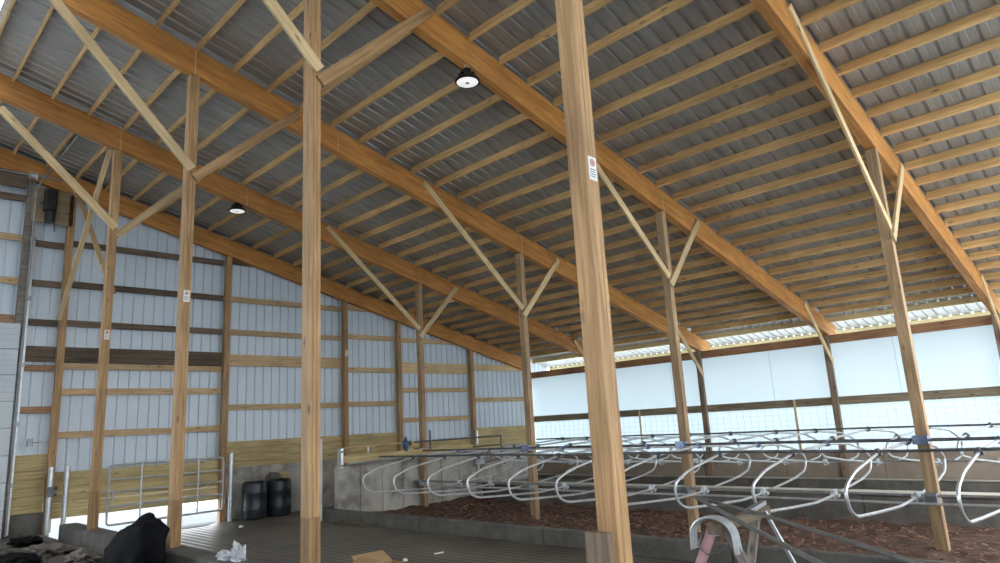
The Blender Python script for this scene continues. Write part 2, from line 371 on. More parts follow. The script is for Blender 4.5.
# roof sheeting
def roof(name, y0, y1, x0, x1, zf, pitch=.2286):
    b = MB(); pr = []; y = y0
    pr.append((y, 0)); y += pitch / 2
    while y < y1 - .1:
        pr += [(y - .030, 0), (y - .014, .032), (y + .014, .032), (y + .030, 0)]
        pr += [(y + pitch * .46, 0), (y + pitch * .48, .003), (y + pitch * .52, .003), (y + pitch * .54, 0)]
        y += pitch
    pr.append((y1, 0)); vs = []
    for yy, d in pr:
        vs.append((x0, yy, zf(x0) + d)); vs.append((x1, yy, zf(x1) + d))
    b.add(vs, [[2 * i, 2 * i + 1, 2 * i + 3, 2 * i + 2] for i in range(len(pr) - 1)])
    return struct(b.build(name, M['roofsteel']))
def sheet_z(x): return pur_bot(x) + PUR_H + .004
roof('ceiling', -1.2, YW + .35, RIDGE_X, 19.72, sheet_z)
struct(MB().box((-13.1, -1.2, -.4), (-12.95, YW + .35, 5.2)).build('wall_far_light_block', M['siding']))  # unseen side wall, added to cut the light from that side
nw = MB()  # unseen wall behind the camera, its openings invented to steer the light
for lo, hi in (((-13, -1.3, -.4), (-2.6, -1.2, 5.2)), ((3.4, -1.3, -.4), (8.6, -1.2, 6.2)), ((-2.6, -1.3, 3.6), (3.4, -1.2, 7.4))): nw.box(lo, hi)
struct(nw.build('wall_near_light_block', M['siding']))
roof('ceiling_far_slope', -1.2, YW + .35, -13.0, .75, lambda x: sheet_z(2.07 - x))

# ------------------------------------------------------------------ rafters, purlins
def beam_rafter(i, y, x0, x1, label):
    root = thing('rafter', (x1, y, raft_bot(x1)), label, 'beam', 'laminated timber rafters')
    c = lambda x: Vector((x, y, (raft_bot(x) + raft_top(x)) / 2))
    timber('beam', c(x0), c(x1), .15, RD, M['glulam'], (0, 0, 1), root, plies=3)
    for xs in ([XA + .02, XB + .02, 6.1] if i < 5 else [XA, XB]):
        b = MB(); p = Vector((xs, y - .077, raft_bot(xs))); q = Vector((xs, y - .077, raft_top(xs)))
        b.bar(p, q, .018, .004, (0, 1, 0), 0); b.build('joint_strap', M['tan'], root)
    return root
for i, y in enumerate(YS):
    beam_rafter(i + 1, y, RIDGE_X + .05, 18.98, ['nearest orange-brown laminated rafter, rising out of the top right', 'second orange-brown laminated rafter, above the lamp near the top centre', 'third orange-brown laminated rafter, crossing from top left corner', 'fourth orange-brown laminated rafter, carrying the smaller far lamp'][i])
beam_rafter(5, YW, RIDGE_X + .05, 18.4, 'orange-brown laminated rafter running along the top of the end wall')

PX = [1.40] + [1.82 + .595 * k for k in range(12)] + [8.95 + .5655 * k for k in range(17)]
bays = [(-1.0, YS[0], 'in the bay over the camera'), (YS[0], YS[1], 'between the nearest and second rafters'), (YS[1], YS[2], 'between the second and third rafters'), (YS[2], YS[3], 'between the third and fourth rafters'), (YS[3], YW, 'between the fourth rafter and the end wall')]
for bi, (ya, yb, where) in enumerate(bays):
    off = .012 if bi % 2 else -.012
    xs = [x for x in PX if not (bi == 0 and x < 6.0) and not (bi == 1 and x < 1.9)] 
    for k, x in enumerate(reversed(xs)):
        xx = x + off; z = pur_bot(xx) + PUR_H / 2; sl = Vector((.2527, 0, 1)).normalized()
        o = timber('purlin', (xx, ya + .077, z), (xx, yb - .077, z), .045, PUR_H, M['purlin'], sl)
        tag(o, 'roof purlin, %s up from eave, %s' % (ordn(k + 2), where.replace('the ', '')), 'purlin', 'roof purlins ' + where)
    # eave purlin: wider, at the very edge
    z = pur_bot(18.64) + PUR_H / 2
    tag(timber('purlin', (18.64, ya + .005, z), (18.64, yb - .005, z), .045, PUR_H, M['cream'], Vector((.2527, 0, 1))), 'eave purlin with painted yellow light, lowest of the roof, ' + where, 'purlin', 'roof purlins ' + where)  # bounced light is put into the cream colour here

# ------------------------------------------------------------------ posts and knee braces
def paper_tag(parent, c, face='y', h=.17, w=.085):
    c = Vector(c)
    b = MB(); ax = Vector((1, 0, 0))
    b.box(c - Vector((w / 2, .002, h / 2)), c + Vector((w / 2, .001, h / 2)))
    t = b.build('paper_tag', M['paper'], parent); t['label'] = 'small white printed paper tag'
    b = MB(); y = c.y - .0035
    b.lathe([(.028, 0), (.028, .001)], (c.x, y, c.z + h * .25), 14, Vector((0, 1, 0)), 1)
    for q in range(4): b.box((c.x - w * .36, y, c.z - h * (.06 + .1 * q)), (c.x + w * (.36 - .12 * (q % 2)), y + .001, c.z - h * (.02 + .1 * q)), 0, 0)
    b.build('print', [M['ink'], M['redink']], t)
def post(x, y, z0, z1, label, wx=.138, wy=.15, split=None, tagz=None, m='post', name='post', group=None, plies=3):
    root = thing(name, (x, y, z0), label, 'post', group)
    zs = split if split else z0
    timber('shaft', (x, y, zs), (x, y, z1 - .2527 * wx / 2 - .002), wx, wy, M[m], (0, 1, 0), root, plies=plies)
    if split:
        o = timber('treated_base', (x, y, z0), (x, y, split - .003), wx + .002, wy + .002, M['treated_post'], (0, 1, 0), root, plies=plies); o['label'] = 'darker treated foot of the post'
    if tagz: paper_tag(root, (x + .005, y - wy / 2 - .001, tagz - .02))
    return root
G = 'timber posts along the feed kerb'
post(XA, YS[0], .53, raft_bot(XA), 'thick pale timber post nearest the camera, with a white paper tag high up', .138, .15, None, 3.59, group=G)
post(XA, YS[1], .53, raft_bot(XA), 'tall timber post left of centre with a darker treated foot', .138, .15, 1.11, group=G)
post(XA + .03, YS[2], .53, raft_bot(XA), 'timber post on the kerb beside the black sack, with paper tag', .138, .15, 1.14, 3.98, group=G)
post(XA, YS[3], .53, raft_bot(XA), 'timber post on the kerb end in front of the pipe gate', .138, .15, 1.17, 3.9, group=G)
G = 'timber posts along the stall row'
BL = ['timber post in the stall bed at far right of the photo', 'timber post in the stall bed behind the sawhorse', 'timber post in the stall bed just left of the thick near post', 'timber post standing against the grey concrete cross wall']
for i, y in enumerate(YS): post(XB, y, -.12, raft_bot(XB), BL[i], .124, .15, group=G, m='stall_post')
G = 'eave posts along the open side'
EL = ['dark eave post at the right edge of the photo', 'dark eave post against the pale curtain, second from the right', 'dark eave post against the pale curtain, beside the stall post', 'dark eave post behind the thick near post']
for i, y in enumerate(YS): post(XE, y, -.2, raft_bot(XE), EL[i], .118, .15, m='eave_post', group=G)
G = 'end wall posts'
for x, lb, tz in [(3.56, 'end wall post left of the pipe gate, below the door opener', None), (7.14, 'end wall post between the pipe gate and the black drums', None), (10.6, 'end wall post behind the left end of the treated plank, with paper tag', 4.17), (12.5, 'end wall post just left of the stall post with V braces', None), (15.52, 'end wall post beyond the dark pipe rail', None), (18.36, 'corner post where end wall meets the open eave side', None)]:
    post(x, YW, 0 if x > 3.6 else .25, raft_bot(x), lb, .13, .15, tagz=tz, group=G)
def brace(y, p, q, label, m='pale', h=.14, name='knee_brace', t=.038, side=-1):
    yy = y + side * (.0755 + t / 2)
    o = timber(name, (p[0], yy, p[1]), (q[0], yy, q[1]), t, h, M[m], (0, 0, 1))
    tag(o, label, 'brace', 'knee braces')
DOWN = {0: 'nearest', 1: 'second', 2: 'third', 3: 'fourth'}
rowA = [None, ((3.60, 5.93), (1.72, 7.78), (3.60, 5.79), (5.26, 7.40), 'post'), ((3.58, 5.90), (1.66, 7.92), (3.62, 5.77), (5.32, 7.33), 'post'), ((3.58, 5.90), (1.66, 7.74), (3.60, 5.74), (5.12, 7.31), 'tan')]
nmA = [None, 'tall centre-left post', 'post beside the black sack', 'kerb-end post at the pipe gate']
for i in (1, 2, 3):
    a, c, d, e, mm = rowA[i]
    brace(YS[i], a, c, 'long knee brace up-left from the ' + nmA[i], 'pale')
    brace(YS[i], d, e, 'knotty knee brace up-right from the ' + nmA[i], mm)
rowB = [((10.68, 4.36), (7.93, 6.75)), ((10.70, 4.36), (8.02, 6.66)), ((10.70, 4.36), (8.04, 6.68)), ((10.72, 4.42), (8.05, 6.68))]
nmB = ['far right stall post', 'stall post behind the sawhorse', 'stall post left of thick post', 'stall post at cross wall']
for i in range(4):
    brace(YS[i], *rowB[i], 'long knee brace up-left from the ' + nmB[i], 'pale', .12)
    brace(YS[i], (10.74, 4.21), (12.05, 5.64), 'short knee brace up-right from the ' + nmB[i], 'pale', .13)
    brace(YS[i], (17.02, 4.42), (18.36, 3.0), 'knee brace at the eave end of the %s rafter' % FR[i], 'pale', .13)
# long crossed boards between the end wall and the kerb-end post
tag(timber('cross_brace', (3.46, 13.75, 7.52), (3.46, 16.72, 4.62), .038, .09, M['pale'], (1, 0, 0)), 'pale board slanting from the fourth rafter down to the end wall post', 'brace', 'crossed wind braces')
tag(timber('cross_brace', (3.66, 16.72, 7.42), (3.66, 13.72, 4.70), .038, .10, M['tan'], (1, 0, 0)), 'tan board slanting from the door opener down to the kerb-end post', 'brace', 'crossed wind braces')
# short board standing at the foot of the thick near post
o = timber('post_offcut', (3.36, 2.60, .25), (3.36, 2.60, 1.245), .06, .165, M['dark'], (0, 1, 0)); tag(o, 'short dark weathered plank standing against the foot of the thick near post', 'board')

# ------------------------------------------------------------------ girts on the end wall
def girt(x0, x1, z, h, m, label):
    o = timber('girt', (x0, YW + .105, z), (x1, YW + .105, z), .05, h, M[m], (0, 0, 1)); tag(o, label, 'board', 'end wall girts')
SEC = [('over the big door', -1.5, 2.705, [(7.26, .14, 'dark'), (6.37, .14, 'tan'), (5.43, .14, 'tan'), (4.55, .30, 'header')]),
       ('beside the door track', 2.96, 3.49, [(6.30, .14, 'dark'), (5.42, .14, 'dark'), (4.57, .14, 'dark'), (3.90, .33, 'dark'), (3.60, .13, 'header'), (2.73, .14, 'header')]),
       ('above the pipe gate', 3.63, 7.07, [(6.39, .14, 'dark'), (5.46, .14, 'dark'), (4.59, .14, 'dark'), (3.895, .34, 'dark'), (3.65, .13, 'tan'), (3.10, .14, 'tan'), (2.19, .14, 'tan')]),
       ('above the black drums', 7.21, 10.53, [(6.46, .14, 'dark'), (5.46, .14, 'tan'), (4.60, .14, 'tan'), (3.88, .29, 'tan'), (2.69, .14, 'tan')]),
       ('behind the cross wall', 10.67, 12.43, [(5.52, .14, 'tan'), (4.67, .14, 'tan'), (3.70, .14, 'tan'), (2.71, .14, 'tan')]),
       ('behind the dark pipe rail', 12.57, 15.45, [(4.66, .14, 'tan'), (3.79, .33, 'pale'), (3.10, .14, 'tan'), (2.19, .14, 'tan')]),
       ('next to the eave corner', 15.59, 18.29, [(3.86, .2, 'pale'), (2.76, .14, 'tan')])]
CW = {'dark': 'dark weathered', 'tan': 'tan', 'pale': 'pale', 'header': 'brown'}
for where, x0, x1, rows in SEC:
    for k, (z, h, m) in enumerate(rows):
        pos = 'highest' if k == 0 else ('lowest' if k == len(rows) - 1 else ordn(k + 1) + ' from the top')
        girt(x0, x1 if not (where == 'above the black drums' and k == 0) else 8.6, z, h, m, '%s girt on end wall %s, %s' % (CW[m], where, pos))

# ------------------------------------------------------------------ eave side: header, rail, mesh, curtain
ya, yb = -1.5, YW + .1
tag(timber('eave_header', (18.5, ya, 3.60), (18.5, yb, 3.60), .07, .22, M['header']), 'long reddish brown header beam over the curtained eave opening', 'beam')
tag(timber('eave_rail', (18.5, ya, 2.02), (18.5, yb, 2.02), .05, .21, M['rail_wood']), 'long brown plank rail crossing the pale curtain opening', 'board')
tag(timber('fascia_board', (19.70, ya, 3.855), (19.70, yb, 3.855), .04, .14, M['cream']), 'long pale yellow fascia board seen over the eave header', 'board')
cur = MB(); ny = 120                    # heavy film with soft vertical waves
vs = []
for j in range(ny + 1):
    y = ya + (yb - ya) * j / ny
    for z in (1.95, 2.6, 3.70): vs.append((18.58 + .012 * math.sin(y * 5) * (1 if z == 2.6 else .3), y, z))
cur.add(vs, [[3 * j + k, 3 * j + 3 + k, 3 * j + 4 + k, 3 * j + 1 + k] for j in range(ny) for k in (0, 1)])
co = cur.build('side_curtain', M['curtain'], smooth=True, org=(18.58, ya, 1.95))
tag(co, 'pale translucent plastic side curtain closing the eave opening above the plank rail', 'curtain')
cur = MB(); vs = []
for j in range(ny + 1):
    y = ya + (yb - ya) * j / ny
    for z in (.795, 1.4, 1.945): vs.append((18.60 + .006 * math.sin(y * 4), y, z))
cur.add(vs, [[3 * j + k, 3 * j + 3 + k, 3 * j + 4 + k, 3 * j + 1 + k] for j in range(ny) for k in (0, 1)])
tag(cur.build('wind_film', M['thinfilm'], smooth=True, org=(18.60, ya, .795)), 'pale thin wind film behind the wire mesh below the plank rail', 'curtain')
for k, y in enumerate((1.67, 4.79, 7.91, 11.03)):
    b = MB(); b.tube([(18.53, y, 2.12), (18.53, y, 2.8), (18.53, y, 3.492)], .0035, 6)
    tag(b.build('curtain_cord', M['cord'], org=(18.53, y, 2.12)), ['thin grey cord on the curtain at the right edge of the photo', 'thin grey cord on the curtain right of the second eave post', 'thin grey cord on the curtain left of the second eave post', 'thin grey cord on the curtain beside the thick near post'][k], 'cord', 'curtain cords')
for k, (y, lb) in enumerate([(12.25, 'thin pale stake under the plank rail, just right of the thick near post'), (7.36, 'thin pale stake under the plank rail, left of the second eave post'), (2.45 + .0, 'thin pale stake under the plank rail at the right edge')]):
    tag(timber('fence_stake', (18.44, y, .80), (18.44, y, 2.12), .04, .05, M['pale'], (0, 1, 0)), lb, 'stake', 'fence stakes')
bnd = [ya] + YS + [yb]
WN = ['right of the nearest eave post', 'between nearest and second eave posts', 'between second and third eave posts', 'between third and fourth eave posts', 'between fourth eave post and end wall']
for i, (p, q) in enumerate(zip(bnd, bnd[1:])):
    b = MB(); q2 = q - .1; p2 = p + .1
    for k in range(8): b.bar((18.45, p2, .82 + k * .152), (18.45, q2, .82 + k * .152), .006, .006, (0, 0, 1), 0)
    nn = int((q2 - p2) / .2)
    for k in range(nn + 1):
        y = p2 + (q2 - p2) * k / nn; b.bar((18.456, y, .80), (18.456, y, 1.94), .005, .005, (1, 0, 0), 0)
    tag(b.build('wire_mesh_panel', M['wire'], org=(18.45, p2, .8)), 'welded wire mesh panel below the plank rail, ' + WN[i], 'mesh', 'wire mesh panels')

# ------------------------------------------------------------------ stalls: loops, rails, clamps
def clamp(b, c, d=Vector((0, 1, 0)), s=1.0):
    c = Vector(c)
    b.lathe([(.032 * s, -.045 * s), (.036 * s, -.03 * s), (.036 * s, .03 * s), (.032 * s, .045 * s)], c, 10, d)
    e = Vector((1, 0, 0)); b.lathe([(.028 * s, -.05 * s), (.030 * s, -.04 * s), (.030 * s, .04 * s), (.028 * s, .05 * s)], c + Vector((0, 0, .02)), 10, e)
    b.box(c + Vector((-.05, -.012, -.045)) * s, c + Vector((-.03, .012, .055)) * s); b.box(c + Vector((.03, -.012, -.045)) * s, c + Vector((.05, .012, .055)) * s)
NEAR = [(10.65, 1.36), (9.35, 1.30), (8.42, 1.15), (8.05, 1.01), (8.08, .79), (8.28, .68), (9.1, .635), (9.9, .60), (10.7, .63), (11.95, .74), (12.38, .83), (12.5, 1.02), (12.2, 1.19), (11.5, 1.31)]
FAR = [(15.0, 1.40), (13.0, 1.33), (12.5, 1.28), (12.27, 1.16), (12.5, 1.04), (13.4, .92), (15.2, .74), (16.6, .66), (17.35, .72), (17.55, .9), (17.4, 1.08), (16.6, 1.28)]
NY = [1.75, 2.80, 3.86, 4.92, 5.95, 6.97, 7.98, 8.98, 10.06, 11.10, 12.16]
FY = [2.56, 3.55, 4.60, 5.63, 6.48, 7.55, 8.6, 9.65, 10.7, 11.75, 12.6]
def loop(prof, ys, name, clamps, labels, group, zmat):
    proto = None
    for y, lb in zip(ys, labels):
        if proto is None:
            x0, z0 = prof[0]
            root = thing(name, (x0, y, z0), lb, 'stall loop', group)
            pts = fillet([(x, y, z) for x, z in prof], .16, 5, True)
            MB().tube(pts, .0195, 10, True).build('pipe_loop', M['galv'], root, smooth=True)
            for cx, cz, mm in clamps:
                b = MB(); clamp(b, (cx, y, cz), s=1.3 if mm == 'zinc' else 1.0); b.build('clamp', M[mm], root, smooth=True)
            proto = root
        else:
            r = proto.copy(); COL.objects.link(r); r.location = (proto.location.x, y, proto.location.z); tag(r, lb, 'stall loop', group)
            for ch in proto.children:
                c = ch.copy(); COL.objects.link(c); c.parent = r
n_ = len(NY)
loop(NEAR, NY, 'stall_loop', [(10.65, 1.36, 'bluezinc'), (10.68, .635, 'zinc'), (9.35, 1.30, 'darksteel')],
     ['bent pipe stall loop in the near row, %s' % (ordn(i + 1) + ' from the right edge') for i in range(n_)], 'stall loops of the near row', None)
loop(FAR, FY, 'stall_loop', [(15.0, 1.40, 'darksteel'), (15.3, .735, 'zinc'), (13.0, 1.315, 'darksteel')],
     ['bent pipe stall loop in the far row, %s from the right edge' % ordn(i + 1) for i in range(len(FY))], 'stall loops of the far row', None)
def rail(x, z, y0, y1, r, m, label, name='stall_rail'):
    b = MB(); nseg = 8; pts = [(x + .012 * math.sin(i * 1.7), y0 + (y1 - y0) * i / nseg, z + .008 * math.sin(i * 2.3)) for i in range(nseg + 1)]
    b.tube(pts, r, 10); o = b.build(name, M[m], org=(x, y0, z), smooth=True); tag(o, label, 'pipe rail', 'stall rails')
rail(10.65, 1.385, -1, 13.6, .018, 'darksteel', 'dark upper pipe rail the near loops hang from')
rail(9.35, 1.33, -1, 13.4, .019, 'darksteel', 'dark pipe neck rail clamped along the top bars of the near loops')
rail(10.68, .66, -1, 13.6, .02, 'galv_old', 'lower pipe rail clamped to the near loops')
rail(10.5, .575, -1, 13.4, .018, 'galv', 'bright lowest pipe bracketed to the stall posts below the clamps')
rail(15.0, 1.425, -1, 13.6, .018, 'darksteel', 'dark upper pipe rail of the far loops')
rail(13.0, 1.285, -1, 13.6, .018, 'darksteel', 'dark pipe rail over the left ends of the far loops')
rail(15.3, .76, -1, 13.6, .018, 'galv_old', 'lower pipe rail clamped to the far loops')
# brackets holding the rails to the stall posts
for i, y in enumerate(YS):
    root = thing('rail_bracket', (10.72, y, .55), 'steel rail bracket bolted on the ' + nmB[i], 'bracket', 'rail brackets on the stall posts')
    b = MB(); b.box((10.60, y - .09, 1.33), (10.74, y - .08, 1.44), .002); b.box((10.60, y + .08, 1.33), (10.74, y + .09, 1.44), .002); b.box((10.60, y - .09, 1.325), (10.61, y + .09, 1.445), .002)
    b.build('upper_plate', M['bluezinc'], root)
    b = MB(); b.box((10.56, y - .085, .55), (10.74, y - .078, .69), .002); b.box((10.56, y + .078, .55), (10.74, y + .085, .69), .002); b.box((10.725, y - .085, .55), (10.73, y + .085, .69), .002)
    b.build('lower_plate', M['galv_old'], root)

# ------------------------------------------------------------------ plank, water pipe and dark pipe rail at the cross wall
PY = 13.46
tag(timber('plank_rail', (8.42, PY, 1.335), (13.3, PY, 1.36), .045, .15, M['treated']), 'yellow-green treated plank fixed along the top of the concrete cross wall', 'board')
root = thing('rail_end_bracket', (8.34, PY, 1.15), 'white steel end bracket at the left end of the treated plank', 'bracket')
b = MB(); b.box((8.32, PY - .05, 1.15), (8.39, PY - .035, 1.57), .004); b.box((8.32, PY - .05, 1.15), (8.332, PY + .1, 1.57), .004); b.build('plate', M['galv'], root)
b = MB()
for z in (1.2, 1.5): b.lathe([(.022, 0), (.022, .02)], (8.355, PY - .07, z), 8, Vector((0, 1, 0)))
b.build('bolt', M['darksteel'], root)
root = thing('water_pipe', (8.4, PY - .02, 1.58), 'pale water pipe with tee above the treated plank', 'pipe')
MB().tube([(8.40, PY, 1.57), (10.02, PY, 1.60)], .018, 8).build('pipe', M['tan'], root, smooth=True)
MB().tube([(9.08, PY, 1.58), (9.08, PY, 1.42)], .016, 8).build('tee_leg', M['galv'], root, smooth=True)
MB().tube([(8.5, PY - .06, 1.235), (11.2, PY - .06, 1.30)], .024, 8).build('lower_pipe', M['galv'], root, smooth=True)
root = thing('water_valve', (10.15, PY, 1.38), 'dark blue valve with handle beside the stall post at the cross wall', 'valve')
b = MB(); b.lathe([(.03, 0), (.05, .05), (.07, .16), (.07, .22), (.045, .27), (.02, .36)], (10.15, PY, 1.38), 12); b.lathe([(.05, -.09), (.05, .09)], (10.15, PY, 1.58), 10, Vector((1, 0, 0))); b.build('body', M['valve'], root, smooth=True)
b = MB(); b.lathe([(.06, 0), (.06, .02)], (10.27, PY, 1.58), 10, Vector((1, 0, 0))); b.lathe([(.06, 0), (.06, .02)], (10.01, PY, 1.58), 10, Vector((1, 0, 0))); b.build('flange', M['galv_old'], root)
root = thing('pipe_guard_rail', (10.4, PY - .05, 1.34), 'dark pipe guard rail with uprights over the cross wall', 'rail')
y = PY - .05
MB().tube([(10.4, y, 1.60), (12.4, y, 1.605), (13.35, y, 1.60)], .022, 8).build('top_rail', M['darksteel'], root, smooth=True)
MB().tube(fillet([(13.35, y, 1.60), (13.35, y, .98), (13.2, y - .25, .88)], .1), .02, 8).build('end_upright', M['darksteel'], root, smooth=True)
MB().tube([(12.3, y, 1.37), (13.35, y, 1.37)], .02, 8).build('lower_rail', M['darksteel'], root, smooth=True)
MB().tube([(12.62, y, .93), (13.3, y, 1.0)], .018, 8).build('lower_rail', M['darksteel'], root, smooth=True)
for x, z0, z1 in ((10.87, 1.40, 1.86), (12.39, 1.37, 1.80), (12.62, .88, 1.18)):
    MB().tube([(x, y, z0), (x, y, z1)], .024, 8).build('upright', M['darksteel'], root, smooth=True)
b = MB(); b.tube([(12.55, y + .08, .75), (12.55, y + .08, 1.78)], .02, 8); tag(b.build('standpipe', M['galv'], org=(12.55, y + .08, .75), smooth=True), 'white standpipe rising behind the dark pipe guard rail', 'pipe')

b = MB(); b.tube([(8.33, 14.25, -.02), (8.33, 14.25, 1.80)], .025, 8); tag(b.build('standpipe', M['whitepipe'], org=(8.33, 14.25, 0), smooth=True), 'thin white standpipe just right of the tall centre-left post', 'pipe')
# ------------------------------------------------------------------ pipe gate and gate posts
GY = YW - .1
root = thing('pipe_gate', (7.15, GY, .25), 'galvanised five-bar pipe gate across the lit opening at left', 'gate')
fr = fillet([(4.63, GY, .25), (4.63, GY, 1.49), (7.12, GY, 1.49), (7.12, GY, .27)], .09, 5, True)
MB().tube(fr, .024, 8, True).build('frame', M['gate'], root, smooth=True)
for z in (1.19, .93, .63): MB().tube([(4.63, GY, z), (7.12, GY, z)], .021, 8).build('bar', M['gate'], root, smooth=True)
for x in (5.28, 6.52): b = MB(); b.bar((x, GY - .03, .26), (x, GY - .03, 1.49), .034, .012, (0, 1, 0)); b.build('upright', M['gate'], root)
b = MB(); b.tube([(4.72, GY - .03, .75), (4.72, GY - .03, 1.0)], .012, 6); b.tube([(4.50, GY, .98), (4.66, GY, .98)], .012, 6); b.build('latch', M['gate'], root, smooth=True)
for z in (.45, 1.3):
    b = MB(); b.lathe([(.03, -.05), (.03, .05)], (7.17, GY, z), 8); b.build('hinge', M['galv_old'], root, smooth=True)
for x, y, z0, z1, lb in [(3.53, GY - .07, 0, 1.55, 'galvanised gate post against the left end wall post'), (3.82, GY - .05, 0, 1.54, 'galvanised gate post standing free in the lit gap'), (7.27, GY - .09, 0, 1.58, 'galvanised hinge post of the pipe gate beside the black drums')]:
    root = thing('gate_post', (x, y, z0), lb, 'post', 'galvanised gate posts')
    b = MB(); b.lathe([(.052, 0), (.052, z1 - z0), (.047, z1 - z0 + .004)], (x, y, z0), 16); b.build('pipe', M['galv'], root, smooth=True)
    if x < 3.7:
        b = MB()
        for z in (1.0, 1.13): b.lathe([(.03, -.06), (.03, .06)], (x + .06, y - .04, z), 8, Vector((1, 0, 0)))
        b.box((x - .06, y - .07, .96), (x + .06, y - .05, 1.16)); b.build('hinge_clamp', M['darksteel'], root, smooth=True)

# ------------------------------------------------------------------ black drums
def drum(x, y, label, r=.295, h=.87):
    root = thing('plastic_drum', (x, y, 0), label, 'drum', 'black plastic drums')
    p = [(r * .9, 0), (r * .97, .02), (r, .06), (r * 1.0, h * .22), (r * 1.02, h * .25), (r * 1.02, h * .29), (r * .985, h * .31), (r * .985, h * .66), (r * 1.02, h * .69), (r * 1.02, h * .73), (r, h * .76), (r * .98, h * .93), (r * .92, h * .985), (r * .86, h), (r * .82, h * .975)]
    MB().lathe(p, (x, y, 0), 32).build('body', M['black'], root, smooth=True)
    b = MB(); b.lathe([(.035, 0), (.035, .02), (.02, .025)], (x + .15, y, h * .975), 12); b.lathe([(.035, 0), (.035, .02), (.02, .025)], (x - .15, y, h * .975), 12); b.build('bung_cap', M['blackpaint'], root, smooth=True)
drum(7.76, 16.38, 'black plastic drum on the left, next to the gate hinge post')
drum(8.40, 16.40, 'black plastic drum on the right, with crumpled film on its lid')

# crumpled film helper: a noise-folded blob
def blob(name, c, size, m, label, cat, seed, amp=.35, freq=2.2, group=None, flat_bottom=True, sub=4, shape=None):
    import bmesh
    bm = bmesh.new(); bmesh.ops.create_icosphere(bm, subdivisions=sub, radius=1)
    for v in bm.verts:
        d = v.co.normalized()
        k = 1 + amp * (noise.noise(d * freq + Vector((seed, 0, 0))) + .5 * abs(noise.noise(d * freq * 2.3 + Vector((0, seed, 0)))) + .25 * noise.noise(d * freq * 5 + Vector((0, 0, seed))))
        p = Vector((d.x * size[0], d.y * size[1], d.z * size[2])) * k
        if shape: p = shape(p)
        if flat_bottom: p.z = max(p.z, -size[2] * .55)
        v.co = p
    me = bpy.data.meshes.new(name); bm.to_mesh(me); bm.free(); me.materials.append(m); smooth_by_angle(me, 50)
    o = bpy.data.objects.new(name, me); COL.objects.link(o); o.location = c
    tag(o, label, cat, group); return o
blob('film_scrap', (8.26, 16.42, .93), (.16, .12, .10), M['greyfilm'], 'crumpled dirty film lying on the lid of the right drum', 'scrap', 3, .6, 3)
blob('cloth_scrap', (8.56, 16.46, .93), (.10, .09, .09), M['yellow'], 'small yellowish cloth scrap on the right drum lid', 'scrap', 8, .6, 3)

# black sack leaning on the kerb: tall peak towards the post, sloping tail away from it
def sack_shape(p):
    t = (p.y + 1.0) / 2.0                       # 0 near the post ... 1 far tail
    h = 1.0 - .72 * max(0, min(1, t)) ** 1.1
    p.z = (p.z + .42) * h - .42
    return p
blob('rubbish_sack', (3.08, 9.85, .25 + .42), (.28, .80, .57), M['sack'], 'big black plastic sack slumped on the kerb beside a timber post', 'sack', 5, .16, 2.4, shape=sack_shape, flat_bottom=True)
blob('plastic_bag', (3.58, 8.30, .53 + .03), (.07, .13, .06), M['whitefilm'], 'low crumpled white plastic bag lying on the feed kerb', 'bag', 11, .6, 2.6, 'white plastic bags on the kerb')
def ears(p):
    if p.z > 0: p.y += .35 * p.z * math.copysign(1, p.y); p.z *= 1.0 + .7 * min(1, abs(p.y) * 9)
    return p
blob('plastic_bag', (3.62, 8.02, .53 + .05), (.06, .10, .085), M['whitefilm'], 'taller crumpled white plastic bag with two ears on the feed kerb', 'bag', 23, .55, 2.8, 'white plastic bags on the kerb', shape=ears)

# litter on the feed floor, bottom left
for k, (x, y, sx, sy, sz, mm, lb) in enumerate([(2.95, 13.6, .22, .58, .085, 'greyfilm', 'pale crumpled sheet lying on the feed floor nearest the kerb end'), (2.3, 14.5, .28, .5, .08, 'feed', 'brown rumpled sheet on the feed floor at far left'), (2.92, 15.25, .22, .45, .08, 'sack', 'black film scrap on the feed floor by the end wall'), (2.35, 12.9, .26, .52, .08, 'sack', 'dark film heap on the feed floor at the bottom left edge'), (3.06, 12.1, .17, .42, .09, 'greyfilm', 'grey film heap between the kerb and the dark film')]):
    blob('litter_sheet', (x, y, .25 + sz * .5), (sx, sy, sz), M[mm], lb, 'litter', 31 + k * 3, .55, 2.5, 'litter on the feed floor')
tag(timber('scrap_stick', (2.45, 13.75, .262), (2.68, 12.9, .262), .03, .03, M['dark']), 'dark stick lying across the litter at bottom left', 'stick')

# open carton on the alley floor
root = thing('carton', (5.35, 7.6, 0), 'open brown cardboard carton with a raised flap on the alley floor', 'box')
b = MB(); L_, W_, H_ = .5, .4, .22; cx, cy = 5.13, 7.40
for lo, hi in [((cx, cy, 0), (cx + L_, cy + W_, .006)), ((cx, cy, 0), (cx + .006, cy + W_, H_)), ((cx + L_ - .006, cy, 0), (cx + L_, cy + W_, H_)), ((cx, cy, 0), (cx + L_, cy + .006, H_)), ((cx, cy + W_ - .006, 0), (cx + L_, cy + W_, H_))]: b.box(lo, hi)
b.build('body', M['card'], root)
b = MB(); b.frame_box((cx - .14, cy + W_ / 2 + .02, H_ + .06), Vector((.93, 0, .36)).normalized(), Vector((0, 1, 0)), Vector((-.36, 0, .93)).normalized(), .33, W_ + .04, .006); b.build('flap', M['card'], root)
b = MB(); b.frame_box((cx + L_ / 2, cy + W_ + .12, H_ + .05), Vector((0, .9, .42)).normalized(), Vector((1, 0, 0)), Vector((0, -.42, .9)).normalized(), .26, L_, .006); b.build('flap', M['card'], root)
tag(timber('white_stick', (6.96, 8.58, .012), (7.10, 8.52, .02), .02, .02, M['paper']), 'short white stick lying on the grooved alley floor', 'stick')
blob('pebble', (6.42, 8.60, .012), (.035, .035, .025), M['paper'], 'small white lump on the alley floor beside the carton', 'lump', 2, .2)
